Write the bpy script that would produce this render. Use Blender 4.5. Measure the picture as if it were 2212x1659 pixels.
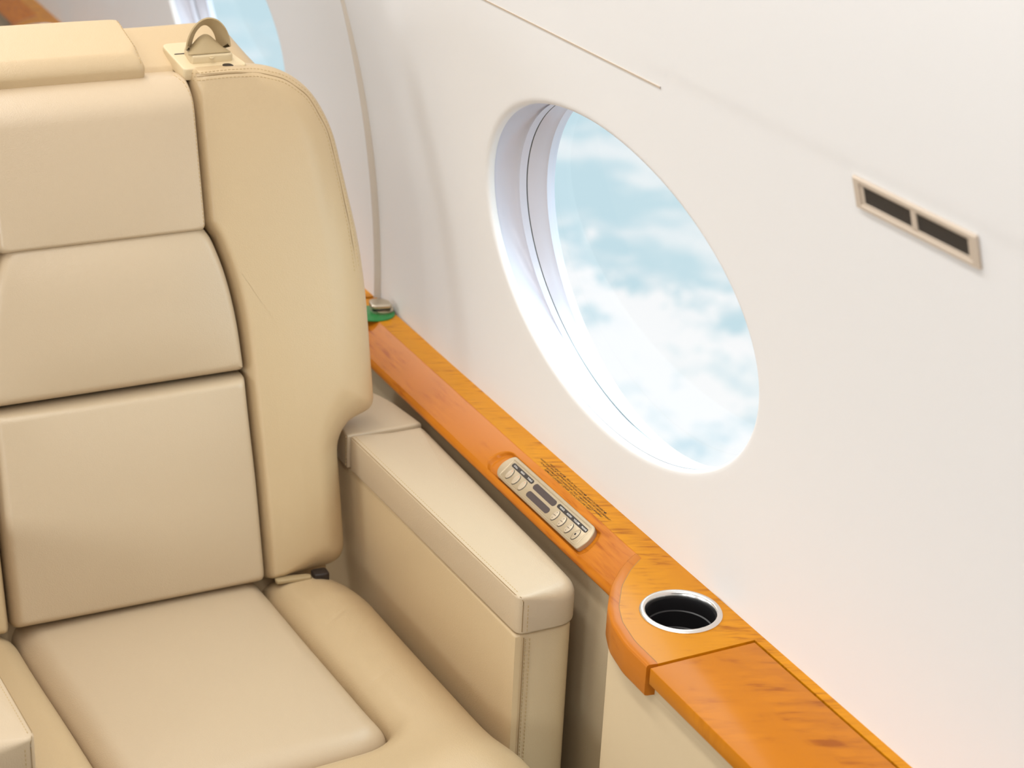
import bpy, math, random
import numpy as np
from mathutils import Vector, Matrix
for o in list(bpy.data.objects): bpy.data.objects.remove(o)
S = bpy.context.scene
COL = S.collection
# ------------------------------------------------------------------ camera
cd = bpy.data.cameras.new('camera'); cam = bpy.data.objects.new('camera', cd); COL.objects.link(cam)
Rr = [(0.8906, -0.4531, 0.0442), (0.1490, 0.3827, 0.9117), (-0.4296, -0.8053, 0.4079)]
def _camrot():
    b = np.array([8544, -1430, 4120.]); a = np.array([-2317, -1957, 4120.])
    Y = a/np.linalg.norm(a); X = b-Y*(b@Y); X /= np.linalg.norm(X); Z = np.cross(X, Y)
    if Z[1] > 0: Z = -Z
    m = Matrix(((X[0], -X[1], -X[2]), (Y[0], -Y[1], -Y[2]), (Z[0], -Z[1], -Z[2])))
    return m.to_4x4()
cam.matrix_world = Matrix.Translation((0, 0, 1.70)) @ _camrot()
cd.sensor_width = 36; cd.sensor_fit = 'HORIZONTAL'; cd.lens = 4120/2212*36
cd.clip_start = .05; cd.clip_end = 200
cd.dof.use_dof = True; cd.dof.focus_distance = 2.15; cd.dof.aperture_fstop = 6.2
S.camera = cam
S.view_settings.view_transform = 'Standard'; S.view_settings.look = 'None'
S.view_settings.exposure = 0.0; S.view_settings.gamma = 1; S.view_settings.use_curve_mapping = False
# ------------------------------------------------------------------ sky outside
def N(nt, typ, **kw):
    n = nt.nodes.new(typ)
    for k, v in kw.items():
        if k.startswith('i_'):
            key = k[2:]
            n.inputs[int(key) if key.isdigit() else key.replace('_', ' ')].default_value = v
        else: setattr(n, k, v)
    return n
def ramp(nt, stops, fac, interp='EASE'):
    r = nt.nodes.new('ShaderNodeValToRGB'); r.color_ramp.interpolation = interp
    e = r.color_ramp.elements
    while len(e) < len(stops): e.new(.5)
    for k, (p, c) in enumerate(stops):
        e[k].position = p; e[k].color = (*c, 1) if len(c) == 3 else c
    nt.links.new(fac, r.inputs[0]); return r.outputs[0]
W = bpy.data.worlds.new('sky'); S.world = W; W.use_nodes = True
nt = W.node_tree; nt.nodes.clear(); lk = nt.links.new
out = N(nt, 'ShaderNodeOutputWorld'); bg = N(nt, 'ShaderNodeBackground'); lk(bg.outputs[0], out.inputs[0])
tc = N(nt, 'ShaderNodeTexCoord'); sep = N(nt, 'ShaderNodeSeparateXYZ'); lk(tc.outputs['Generated'], sep.inputs[0])
mp = N(nt, 'ShaderNodeMapping'); mp.inputs['Scale'].default_value = (1, 1, 1.7); mp.inputs['Location'].default_value = (3.1, .7, .45)
lk(tc.outputs['Generated'], mp.inputs[0])
n1 = N(nt, 'ShaderNodeTexNoise', i_Scale=26.0, i_Detail=11.0, i_Roughness=.62, i_Distortion=.1); lk(mp.outputs[0], n1.inputs['Vector'])
mp2 = N(nt, 'ShaderNodeMapping'); mp2.inputs['Scale'].default_value = (1, 1, 3.4); mp2.inputs['Location'].default_value = (1.3, 5.2, .1)
lk(tc.outputs['Generated'], mp2.inputs[0])
n2 = N(nt, 'ShaderNodeTexNoise', i_Scale=13.0, i_Detail=9.0, i_Roughness=.62); lk(mp2.outputs[0], n2.inputs['Vector'])
# cloud deck: z of direction; the bank's top edge is rough
nz = N(nt, 'ShaderNodeMath', operation='MULTIPLY_ADD'); lk(n1.outputs[0], nz.inputs[0]); nz.inputs[1].default_value = -.17; lk(sep.outputs[2], nz.inputs[2])
deck = ramp(nt, [(0.0, (1, 1, 1)), (.50, (1, 1, 1)), (.535, (0, 0, 0)), (1, (0, 0, 0))], N(nt, 'ShaderNodeMapRange', i_1=-.70, i_2=-.20).outputs[0])
mrn = nt.nodes[-2] if False else [n for n in nt.nodes if n.type == 'MAP_RANGE'][0]; lk(nz.outputs[0], mrn.inputs[0])
puff = ramp(nt, [(.33, (.66, .81, .87)), (.43, (.88, .94, .955)), (.50, (1.0, 1.0, 1.0))], n1.outputs[0])
wisp = ramp(nt, [(.48, (0, 0, 0)), (.66, (.85, .85, .85))], n2.outputs[0])
blue = N(nt, 'ShaderNodeMixRGB'); blue.inputs[1].default_value = (.59, .775, .84, 1); blue.inputs[2].default_value = (.92, .95, .96, 1); lk(wisp, blue.inputs[0])
mx = N(nt, 'ShaderNodeMixRGB'); lk(deck, mx.inputs[0]); lk(blue.outputs[0], mx.inputs[1]); lk(puff, mx.inputs[2])
lk(mx.outputs[0], bg.inputs[0])
up = N(nt, 'ShaderNodeMapRange', i_1=-.12, i_2=.25, i_3=1.0, i_4=4.5); lk(sep.outputs[2], up.inputs[0]); lk(up.outputs[0], bg.inputs[1])
# ------------------------------------------------------------------ area lights: ceiling lamps and daylight in the opposite windows
def area(name, loc, rot, sx, sy, energy, color, shape='RECTANGLE'):
    l = bpy.data.lights.new(name, 'AREA'); l.shape = shape; l.size = sx; l.size_y = sy; l.energy = energy; l.color = color
    o = bpy.data.objects.new(name, l); COL.objects.link(o); o.location = loc; o.rotation_euler = rot; return o
area('ceiling_lamp_light', (-.15, 1.2, 1.860), (0, 0, 0), .50, 3.6, 12, (1, .97, .91))
area('valance_lamp_light', (.50, 2.0, 1.80), (0, math.radians(-38), 0), .10, 5.2, 22, (1, .99, .975))
for k, yc in enumerate((-.943, .394, 1.731, 3.068)):
    area('daylight', (-1.035, yc, .93), (0, math.radians(-80), 0), .38, .58, 6.5, (.93, .965, 1.0), 'ELLIPSE')
for yc in (.394, 1.731, 3.068):
    o = area('window_portal', (1.12, yc, .93), (0, math.radians(90), 0), .46, .62, 1, (1, 1, 1)); o.data.cycles.is_portal = True
# ------------------------------------------------------------------ materials
def mat(name, color, rough=.5, spec=.5, metal=0, coat=0, coat_rough=.1, bump=None, sheen=0):
    m = bpy.data.materials.new(name); m.use_nodes = True; nt = m.node_tree; b = nt.nodes['Principled BSDF']
    b.inputs['Base Color'].default_value = (*color, 1); b.inputs['Roughness'].default_value = rough
    b.inputs['Metallic'].default_value = metal; b.inputs['Specular IOR Level'].default_value = spec
    b.inputs['Coat Weight'].default_value = coat; b.inputs['Coat Roughness'].default_value = coat_rough
    if bump:
        sc, st, dist = bump
        t = N(nt, 'ShaderNodeTexCoord')
        v = N(nt, 'ShaderNodeTexVoronoi', i_Scale=sc); nt.links.new(t.outputs['Object'], v.inputs['Vector'])
        no = N(nt, 'ShaderNodeTexNoise', i_Scale=sc*.12, i_Detail=3.0); nt.links.new(t.outputs['Object'], no.inputs['Vector'])
        ad = N(nt, 'ShaderNodeMath', operation='MULTIPLY_ADD'); nt.links.new(no.outputs[0], ad.inputs[0]); ad.inputs[1].default_value = 1.2; nt.links.new(v.outputs[0], ad.inputs[2])
        bp = N(nt, 'ShaderNodeBump', i_Strength=st, i_Distance=dist); nt.links.new(ad.outputs[0], bp.inputs['Height'])
        nt.links.new(bp.outputs[0], b.inputs['Normal'])
    return m
M = {}
M['leather'] = mat('cream_leather', (.565, .420, .245), .33, .5, bump=(620, .22, .0006))
M['leather_light'] = mat('pale_leather', (.565, .440, .295), .32, .5, bump=(620, .22, .0006))
M['stitch'] = mat('stitch_thread', (.50, .36, .19), .8, .2)
M['seam'] = mat('dark_seam_thread', (.30, .20, .10), .9, .1)  # dark line along the leather seams and the shelf joint
M['wall'] = mat('wall_panel', (.775, .76, .745), .55, .35, bump=(900, .05, .0003))
M['wallseam'] = mat('panel_seam', (.68, .62, .54), .6, .3)
M['ceil'] = mat('ceiling_panel', (.70, .68, .65), .6, .3)
M['carpet'] = mat('carpet', (.10, .075, .05), .95, .1, bump=(300, .6, .002))
M['panel'] = mat('sidewall_leather', (.46, .36, .23), .55, .35, bump=(500, .25, .0006))
M['panel2'] = mat('sidewall_fabric', (.58, .45, .28), .6, .3, bump=(800, .1, .0004))
M['reveal'] = mat('window_surround', (.56, .56, .63), .28, .5)
M['groove'] = mat('shade_slot', (.22, .23, .22), .6, .3)
M['silver'] = mat('brushed_silver', (.78, .76, .74), .25, .5, metal=1)
M['black'] = mat('black_cup', (.012, .011, .012), .35, .5)
M['dark'] = mat('dark_grille', (.035, .028, .022), .6, .3, bump=(1500, .6, .0006))
M['vent'] = mat('vent_frame', (.52, .43, .34), .45, .4)
M['gold'] = mat('satin_nickel', (.62, .55, .43), .36, .5, metal=1)
M['plate'] = mat('champagne_plate', (.47, .37, .24), .33, .5, metal=.35)
M['button'] = mat('champagne_button', (.54, .43, .30), .3, .5, metal=.3)
M['label'] = mat('label_strip', (.03, .022, .018), .4, .4)
M['letter'] = mat('white_lettering', (.85, .80, .74), .5, .3)
M['ink'] = mat('black_ink', (.04, .018, .008), .5, .3)
M['speaker'] = mat('speaker_mesh', (.075, .052, .046), .55, .4, bump=(2500, .5, .0004))
M['green'] = mat('green_button', (.02, .22, .05), .3, .5)
M['red'] = mat('red_mark', (.75, .20, .10), .4, .4)
M['belt'] = mat('belt_webbing', (.44, .33, .18), .55, .3, bump=(1500, .4, .0004))
M['beltplate'] = mat('belt_plastic', (.66, .53, .33), .38, .4)
def wood(name, c_lo, c_hi, kind, rough=.28):
    m = bpy.data.materials.new(name); m.use_nodes = True; nt = m.node_tree; b = nt.nodes['Principled BSDF']; lk = nt.links.new
    t = N(nt, 'ShaderNodeTexCoord')
    a = N(nt, 'ShaderNodeMapping')
    if kind != 'plain':      # ripple figure running across the board
        a.vector_type = 'TEXTURE'; a.inputs['Rotation'].default_value = (0, 0, math.radians(-22)); a.inputs['Scale'].default_value = (7 if kind == 'figured' else 4, 1, 4)
    else:
        a.inputs['Scale'].default_value = (1, .12, 1)
    lk(t.outputs['Object'], a.inputs[0])
    n = N(nt, 'ShaderNodeTexNoise', i_Scale={'figured': 190.0, 'lid': 75.0, 'plain': 170.0}[kind], i_Detail=3.0, i_Roughness=.5, i_Distortion=.3); lk(a.outputs[0], n.inputs['Vector'])
    g = N(nt, 'ShaderNodeMapping'); g.inputs['Scale'].default_value = (1, .35, 1); lk(t.outputs['Object'], g.inputs[0])
    n2 = N(nt, 'ShaderNodeTexNoise', i_Scale=16.0, i_Detail=3.0, i_Distortion=.8); lk(g.outputs[0], n2.inputs['Vector'])
    mask = ramp(nt, [(.38, (0, 0, 0)), (.62, (1, 1, 1))], n2.outputs[0])
    fig = ramp(nt, [(.30, (0, 0, 0)), (.48, (.75, .75, .75)), (.62, (1, 1, 1))], n.outputs[0])
    # ripple shows where the mask lets it
    mxm = N(nt, 'ShaderNodeMixRGB', blend_type='MIX'); lk(mask, mxm.inputs[0]); mxm.inputs[1].default_value = (.85, .85, .85, 1); lk(fig, mxm.inputs[2])
    c = N(nt, 'ShaderNodeMixRGB'); lk(mxm.outputs[0], c.inputs[0]); c.inputs[1].default_value = (*c_lo, 1); c.inputs[2].default_value = (*c_hi, 1)
    n3 = N(nt, 'ShaderNodeTexNoise', i_Scale=5.0, i_Detail=2.0); lk(g.outputs[0], n3.inputs['Vector'])
    hv = N(nt, 'ShaderNodeMixRGB', blend_type='MULTIPLY'); hv.inputs[0].default_value = .5
    lk(c.outputs[0], hv.inputs[1]); lk(ramp(nt, [(.35, (.82, .74, .6)), (.65, (1, 1, 1))], n3.outputs[0]), hv.inputs[2])
    lk(hv.outputs[0], b.inputs['Base Color'])
    b.inputs['Roughness'].default_value = rough; b.inputs['Coat Weight'].default_value = .10; b.inputs['Coat Roughness'].default_value = .15; b.inputs['Specular IOR Level'].default_value = .12
    return m
M['veneer'] = wood('figured_maple_veneer', (.38, .115, .003), (.66, .27, .006), 'figured')
M['lid'] = wood('burl_maple_lid', (.34, .09, .003), (.575, .195, .005), 'lid')
M['solid'] = wood('solid_cherry_rail', (.38, .10, .005), (.56, .18, .012), 'plain')
def glass():
    m = bpy.data.materials.new('window_glass'); m.use_nodes = True; nt = m.node_tree; nt.nodes.clear(); lk = nt.links.new
    o = N(nt, 'ShaderNodeOutputMaterial'); mxs = N(nt, 'ShaderNodeMixShader'); tr = N(nt, 'ShaderNodeBsdfTransparent'); gl = N(nt, 'ShaderNodeBsdfGlossy')
    tr.inputs[0].default_value = (.97, .99, 1, 1); gl.inputs['Roughness'].default_value = .02
    mxs.inputs[0].default_value = .04; lk(tr.outputs[0], mxs.inputs[1]); lk(gl.outputs[0], mxs.inputs[2]); lk(mxs.outputs[0], o.inputs[0]); return m
M['glass'] = glass()
def lampmat():
    m = bpy.data.materials.new('lamp_diffuser'); m.use_nodes = True; b = m.node_tree.nodes['Principled BSDF']
    b.inputs['Base Color'].default_value = (.9, .88, .84, 1); b.inputs['Emission Color'].default_value = (1, .94, .85, 1); b.inputs['Emission Strength'].default_value = 1.5; return m
M['lamp'] = lampmat()
# ------------------------------------------------------------------ mesh helpers
class MB:
    """collects vertices and faces; world coordinates"""
    def __init__(s): s.v = []; s.f = []; s.m = []; s.mats = []
    def mi(s, mname):
        if mname not in s.mats: s.mats.append(mname)
        return s.mats.index(mname)
    def add(s, verts, faces, mname):
        k = s.mi(mname); b = len(s.v); s.v += [tuple(map(float, p)) for p in verts]
        for f in faces: s.f.append(tuple(b+i for i in f)); s.m.append(k)
    def grid(s, P, mname, flip=False, closed=False):
        P = np.asarray(P, float); a, b = P.shape[:2]; fs = []
        for i in range(a-1):
            for j in range(b if closed else b-1):
                j2 = (j+1) % b
                q = (i*b+j, i*b+j2, (i+1)*b+j2, (i+1)*b+j)
                fs.append(q[::-1] if flip else q)
        s.add(P.reshape(-1, 3), fs, mname)
    def build(s, name, parent=None, smooth=True, weld=False, sharp=40):
        off = np.array(parent.matrix_world.translation if parent is not None and parent.parent is None else (0, 0, 0), float)
        r = parent
        while r is not None and r.parent is not None: r = r.parent
        off = np.array(r.location, float) if r is not None else np.zeros(3)
        me = bpy.data.meshes.new(name)
        me.from_pydata([tuple(np.array(p)-off) for p in s.v], [], s.f); 
        for mn in s.mats: me.materials.append(M[mn])
        me.polygons.foreach_set('material_index', s.m)
        import bmesh
        bm = bmesh.new(); bm.from_mesh(me)
        if weld: bmesh.ops.remove_doubles(bm, verts=bm.verts, dist=1e-5)
        bmesh.ops.recalc_face_normals(bm, faces=bm.faces)
        bm.to_mesh(me); bm.free()
        if smooth:
            me.polygons.foreach_set('use_smooth', [True]*len(me.polygons))
            try: me.set_sharp_from_angle(angle=math.radians(sharp))
            except Exception: pass
        o = bpy.data.objects.new(name, me); COL.objects.link(o)
        if parent is not None: o.parent = parent
        return o
def thing(name, label, cat, loc, group=None):
    o = bpy.data.objects.new(name, None); COL.objects.link(o); o.location = loc; o.empty_display_size = .05
    o['label'] = label; o['category'] = cat
    if group: o['group'] = group
    return o
def struct(o): o['kind'] = 'structure'; return o
def round_poly(pts, seg=8):
    out = []; n = len(pts)
    for i, p in enumerate(pts):
        P = np.array(p[:2], float); r = p[2] if len(p) > 2 else 0
        if r <= 0: out.append(P); continue
        A = np.array(pts[i-1][:2], float); B = np.array(pts[(i+1) % n][:2], float)
        da = A-P; db = B-P; la = np.linalg.norm(da); lb = np.linalg.norm(db)
        t = min(r, la*.49, lb*.49); a = P+da/la*t; b = P+db/lb*t
        for k in range(seg+1):
            u = k/seg; out.append((1-u)**2*a+2*u*(1-u)*P+u*u*b)
    return np.array(out)
def resample(P, step, closed=True):
    P = np.asarray(P, float)
    if closed: P = np.vstack([P, P[:1]])
    L = np.r_[0, np.cumsum(np.linalg.norm(np.diff(P, axis=0), axis=1))]
    n = max(4, int(round(L[-1]/step))); t = np.linspace(0, L[-1], n+1)
    Q = np.stack([np.interp(t, L, P[:, k]) for k in range(P.shape[1])], 1)
    return Q[:-1] if closed else Q
def smooth_closed(P, it=2):
    for _ in range(it): P = (np.roll(P, 1, 0)+2*P+np.roll(P, -1, 0))/4
    return P
def segdist(Q, P, closed=True):
    A = P; B = np.roll(P, -1, 0) if closed else P[1:]
    if not closed: A = P[:-1]
    out = np.full(len(Q), 1e9)
    for a, b in zip(A, B):
        d = b-a; L = d@d+1e-12; t = np.clip(((Q-a)@d)/L, 0, 1)
        out = np.minimum(out, np.linalg.norm(Q-a-t[:, None]*d, axis=1))
    return out
def inside(Q, P):
    c = np.zeros(len(Q), bool); n = len(P)
    for i in range(n):
        a = P[i]; b = P[i-1]
        m = ((a[1] > Q[:, 1]) != (b[1] > Q[:, 1])) & (Q[:, 0] < (b[0]-a[0])*(Q[:, 1]-a[1])/(b[1]-a[1]+1e-15)+a[0])
        c ^= m
    return c
def qarc(x): x = np.clip(x, 0, 1); return np.sqrt(np.maximum(0, 1-(1-x)**2))
class Pad:
    """soft upholstered pad over an outline in a local (u, v) frame, n is its outward normal"""
    def __init__(s, outline, o, u, v, T, r, bulge=0, back=.02, step=.006, rfun=None, hfun=None, center=None, outer=True):
        s.P = smooth_closed(resample(round_poly(outline), step), 1); s.o = np.array(o, float); s.u = np.array(u, float); s.v = np.array(v, float)
        s.u /= np.linalg.norm(s.u); s.v /= np.linalg.norm(s.v)
        s.n = np.cross(s.u, s.v); s.T = T; s.r = r; s.bulge = bulge; s.back = back; s.rfun = rfun; s.hfun = hfun
        s.c = s.P.mean(0) if center is None else np.array(center, float)
        s.rad = np.linalg.norm(s.P-s.c, axis=1).mean()
    def h(s, Q):
        d = segdist(Q, s.P); r = s.rfun(Q) if s.rfun else s.r
        lo, hi = s.P.min(0), s.P.max(0); X = np.clip(2*(Q-lo)/(hi-lo)-1, -1, 1)
        H = s.T*qarc(d/r)+s.bulge*((1-np.abs(X[:, 0])**2.6)*(1-np.abs(X[:, 1])**2.6))
        if s.hfun: H = H+s.hfun(Q, d)
        return H
    def at(s, Q, lift=0):
        Q = np.atleast_2d(Q); H = s.h(Q)+lift
        return s.o+Q[:, :1]*s.u+Q[:, 1:2]*s.v+H[:, None]*s.n
    def mesh(s, mb, mname, inner=40):
        R = s.rad
        ds = [0, .0003, .0008, .0015, .0025, .004, .0055, .007, .0085, .010, .012, .0145, .0175, .021, .025, .03]
        ds = [d for d in ds if d < R*.5]; fs = [1-d/R for d in ds]; f0 = fs[-1]; fs += list(f0*(1-np.linspace(0, 1, inner+1)[1:-1]))
        rings = [s.o+s.P[:, :1]*s.u+s.P[:, 1:2]*s.v-s.back*s.n]
        for f in fs:
            Q = s.c+(s.P-s.c)*f
            rings.append(s.at(Q))
        n = len(s.P); mb.grid(np.array(rings), mname, closed=True)
        b = len(mb.v)-n
        cpt = s.at(s.c[None])[0]; mb.v.append(tuple(cpt)); ci = len(mb.v)-1; k = mb.mi(mname)
        for j in range(n): mb.f.append((b+j, b+(j+1) % n, ci)); mb.m.append(k)
        # back cap
        b0 = b-n*(len(rings)-1); mb.f.append(tuple(b0+j for j in range(n))[::-1]); mb.m.append(k)
    def stitches(s, mb, path, mname='stitch', L=.0030, gap=.0022, w=.0009, lift=.0001):
        Q = resample(path, .0005, closed=False)
        per = int(round((L+gap)/.0005)); ln = int(round(L/.0005)); k = 0
        while k+ln < len(Q):
            P = s.at(Q[[k, k+ln]], lift); d = P[1]-P[0]; dl = np.linalg.norm(d)
            if dl > 1e-6:
                d /= dl; sd = np.cross(d, s.n); sd /= np.linalg.norm(sd)+1e-9; up = np.cross(sd, d)
                bx = []
                for e, a in ((P[0], 0), (P[1], 0)):
                    for q in ((-1, -1), (1, -1), (1, .7), (-1, .7)): bx.append(e+sd*q[0]*w/2+up*q[1]*w/2)
                mb.add(bx, [(0, 1, 2, 3), (7, 6, 5, 4), (0, 4, 5, 1), (1, 5, 6, 2), (2, 6, 7, 3), (3, 7, 4, 0)], mname)
            k += per
def groove(path, depth, w, closed=False):
    P = np.asarray(path, float)
    return lambda Q, d: -depth*np.exp(-(segdist(Q, P, closed)/w)**2)
def inset_line(P, a):
    """offset a closed polygon inward by a"""
    t = np.roll(P, -1, 0)-np.roll(P, 1, 0); t /= np.linalg.norm(t, axis=1)[:, None]+1e-12
    nrm = np.stack([-t[:, 1], t[:, 0]], 1)
    area2 = np.sum(P[:, 0]*np.roll(P[:, 1], -1)-np.roll(P[:, 0], -1)*P[:, 1])
    return P+nrm*a*(1 if area2 > 0 else -1)
def prism(mb, outline, z0, z1, mname, rt=.003, rb=.003, seg=5, frame=None, step=.006, cap=True):
    """outline (u,v) extruded along n between z0 and z1 with rounded rims"""
    P = round_poly(outline, 4) if step >= .02 else resample(round_poly(outline), step)
    rings = []
    for k in range(seg+1):
        a = k/seg*math.pi/2; rings.append((rb*(1-math.sin(a)), z0+rb*(1-math.cos(a))))
    for k in range(seg+1):
        a = k/seg*math.pi/2; rings.append((rt*(1-math.cos(a)), z1-rt*(1-math.sin(a))))
    if frame is None: o, u, v, n = np.zeros(3), np.array([1., 0, 0]), np.array([0, 1., 0]), np.array([0, 0, 1.])
    else:
        o, u, v = [np.array(q, float) for q in frame]; u /= np.linalg.norm(u); v /= np.linalg.norm(v); n = np.cross(u, v)
    G = []
    for ins, z in rings:
        Q = inset_line(P, ins); G.append(o+Q[:, :1]*u+Q[:, 1:2]*v+z*n)
    G = np.array(G); b = len(mb.v); mb.grid(G, mname, closed=True); m = len(P); k = mb.mi(mname)
    if cap:
        mb.f.append(tuple(b+j for j in range(m))[::-1]); mb.m.append(k)
        b2 = b+m*(len(rings)-1); mb.f.append(tuple(b2+j for j in range(m))); mb.m.append(k)
def box(mb, lo, hi, mname, r=.001):
    x0, y0, z0 = lo; x1, y1, z1 = hi
    prism(mb, [(x0, y0, r), (x1, y0, r), (x1, y1, r), (x0, y1, r)], z0, z1, mname, r, r, 2, step=10)
def rbox(mb, lo, hi, mname):
    x0, y0, z0 = lo; x1, y1, z1 = hi
    mb.add([(x, y, z) for z in (z0, z1) for x, y in ((x0, y0), (x1, y0), (x1, y1), (x0, y1))],
           [(3, 2, 1, 0), (4, 5, 6, 7), (0, 1, 5, 4), (1, 2, 6, 5), (2, 3, 7, 6), (3, 0, 4, 7)], mname)
def sweep(mb, path, rad, mname, seg=8, flat=None, cap=True):
    P = np.asarray(path, float); G = []
    up = np.array([0, 0, 1.])
    for i in range(len(P)):
        t = P[min(i+1, len(P)-1)]-P[max(i-1, 0)]; t /= np.linalg.norm(t)
        s1 = np.cross(t, up); 
        if np.linalg.norm(s1) < 1e-3: s1 = np.array([1., 0, 0])
        s1 /= np.linalg.norm(s1); s2 = np.cross(s1, t)
        ra, rb_ = (rad, rad) if flat is None else flat
        G.append([P[i]+s1*ra*math.cos(a)+s2*rb_*math.sin(a) for a in np.linspace(0, 2*math.pi, seg, endpoint=False)])
    b = len(mb.v); mb.grid(np.array(G), mname, closed=True); k = mb.mi(mname)
    if cap:
        mb.f.append(tuple(b+j for j in range(seg))); mb.m.append(k)
        b2 = b+seg*(len(P)-1); mb.f.append(tuple(b2+j for j in range(seg))[::-1]); mb.m.append(k)
def lathe(mb, c, prof, mname, seg=64, cap=True):
    G = [[(c[0]+r*math.cos(a), c[1]+r*math.sin(a), c[2]+z) for a in np.linspace(0, 2*math.pi, seg, endpoint=False)] for r, z in prof]
    b = len(mb.v); mb.grid(np.array(G), mname, closed=True); k = mb.mi(mname)
    if cap: b2 = b+seg*(len(prof)-1); mb.f.append(tuple(b2+j for j in range(seg))); mb.m.append(k)
def text_into(mb, txt, o, u, v, size, mname, shear=0, xscale=1, align='CENTER', thick=.00012, bold=0, space=1):
    c = bpy.data.curves.new('t', 'FONT'); c.body = txt; c.size = 1; c.align_x = align; c.align_y = 'CENTER'; c.shear = shear; c.offset = bold; c.resolution_u = 3; c.space_character = space
    ob = bpy.data.objects.new('t', c); COL.objects.link(ob)
    dg = bpy.context.evaluated_depsgraph_get(); me = bpy.data.meshes.new_from_object(ob.evaluated_get(dg))
    u = np.array(u, float); v = np.array(v, float); n = np.cross(u, v); o = np.array(o, float)
    vs = [o+u*p.co.x*size*xscale+v*p.co.y*size+n*thick for p in me.vertices]
    mb.add(vs, [tuple(p.vertices) for p in me.polygons], mname)
    bpy.data.objects.remove(ob); bpy.data.curves.remove(c); bpy.data.meshes.remove(me)
# ------------------------------------------------------------------ cabin shell
def wx(z): return 1.063-.286*(z-.645)**2
WC = .929; WA, WB = .303, .195
BAY = 1.337; YC0 = 1.731
SEAM = 2.443
def wall_off(y, z):
    """soft relief: each bay's panel curves outboard where it meets the next"""
    d = SEAM-np.asarray(y, float)
    e = np.where(d > 0, .0105*np.exp(-(np.maximum(d, 0)/.09)**1.1), 0)
    return e*(1/(1+np.exp((z-1.10)/.09)))
def wall_bay(mb, side, y0, y1, yc):
    n = 200; zb, zt = .60, 1.205
    A = np.linspace(0, 2*math.pi, n, endpoint=False)
    ca = np.arctan2([zt-WC, zt-WC, zb-WC, zb-WC], [y1-yc, y0-yc, y0-yc, y1-yc]) % (2*math.pi)
    for c in ca: A[np.argmin(np.abs(A-c))] = c
    cy, sz = np.cos(A), np.sin(A)
    te = 1/np.sqrt((cy/WA)**2+(sz/WB)**2)
    with np.errstate(divide='ignore', invalid='ignore'):
        ty = np.where(cy > 0, (y1-yc)/cy, (y0-yc)/cy); tz = np.where(sz > 0, (zt-WC)/sz, (zb-WC)/sz)
    tb = np.minimum(np.where(np.abs(cy) < 1e-9, 9, ty), np.where(np.abs(sz) < 1e-9, 9, tz))
    G = []
    te2 = te*(1+.008/np.minimum(te, .3))
    for k, f in enumerate(np.linspace(0, 1, 46)):
        t = te2+(tb-te2)*f
        y = yc+cy*t; z = WC+sz*t
        x = wx(z)+wall_off(np.clip(y, y0+1e-4, y1-1e-4), z)
        if f == 0: pass
        G.append(np.stack([side*x, y, z], 1))
    # small rounded lip into the opening
    lip = []
    for r, off in ((0, .010), (0, .004), (.002, .0015), (.0045, .0003)):
        t = te*(1+r/np.minimum(te, .3)); y = yc+cy*t; z = WC+sz*t
        lip.append(np.stack([side*(wx(z)+wall_off(y, z)+off), y, z], 1))
    mb.grid(np.array(lip+G), 'wall', closed=True)
for side, nm in ((1, 'right'), (-1, 'left')):
    mb = MB()
    ks = range(-3, 3)
    for k in ks:
        yc = YC0+BAY*k
        if k == 2:
            zz = np.linspace(.60, 1.205, 12); mb.grid(np.array([[(side*wx(z), y, z) for y in np.linspace(SEAM+BAY*(k-1), SEAM+BAY*k, 12)] for z in zz]), 'wall'); continue
        wall_bay(mb, side, SEAM+BAY*(k-1), SEAM+BAY*k, yc)
    # upper wall, curving in to the ceiling, with a faint panel edge
    ys = np.linspace(SEAM-4*BAY, SEAM+2*BAY, 241); zs = np.r_[np.linspace(1.205, 1.26, 30), np.linspace(1.27, 1.87, 30)]
    G = []
    for z in zs:
        edge = .0008/(1+math.exp(-(z-1.229)/.004))
        x = wx(z)+wall_off(ys-1e-6, z)-edge*(1/(1+np.exp((ys-1.56)/.02)))
        G.append(np.stack([side*x, ys, np.full_like(ys, z)], 1))
    mb.grid(np.array(G), 'wall')
    struct(mb.build('wall_'+nm, sharp=50))
mb = MB(); rbox(mb, (-.66, SEAM-4*BAY, 1.868), (.66, SEAM+2*BAY, 1.90), 'ceil'); struct(mb.build('ceiling', smooth=False))
mb = MB(); rbox(mb, (-1.2, SEAM-4*BAY, -.03), (1.2, SEAM+2*BAY, 0), 'carpet'); struct(mb.build('floor', smooth=False))
mb = MB(); rbox(mb, (-1.3, SEAM+2*BAY, -.03), (1.3, SEAM+2*BAY+.04, 1.92), 'wall'); struct(mb.build('wall_back', smooth=False))
mb = MB(); rbox(mb, (-1.3, SEAM-4*BAY-.04, -.03), (1.3, SEAM-4*BAY, 1.92), 'wall'); struct(mb.build('wall_front', smooth=False))
# seam where the two wall panels meet, a shallow soft step
mb = MB(); zz = np.linspace(.62, 1.24, 60)
G = []
for z in zz:
    e = float(wall_off(np.array([SEAM-1e-5]), np.array([z]))[0])
    G.append([(wx(z)+o_, SEAM+dy, z) for dy, o_ in ((-.0014, e+.0002), (-.0003, e+.0004), (.0000, e*.7), (.0000, e*.35), (.0006, .0003), (.0016, .0001))])
mb.grid(np.array(G), 'wallseam')
struct(mb.build('trim_1'))
# thin dark slot above the near window
mb = MB(); ys = np.linspace(1.542, 4.2, 90)
G = [[(wx(z)-o_+float(wall_off(np.array([y]), np.array([z]))[0]), y, z) for z, o_ in ((1.2092, -.001), (1.2097, .0009), (1.2117, .0009), (1.2122, -.001))] for y in ys]
mb.grid(np.array(G), 'vent'); struct(mb.build('trim_2'))
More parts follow.
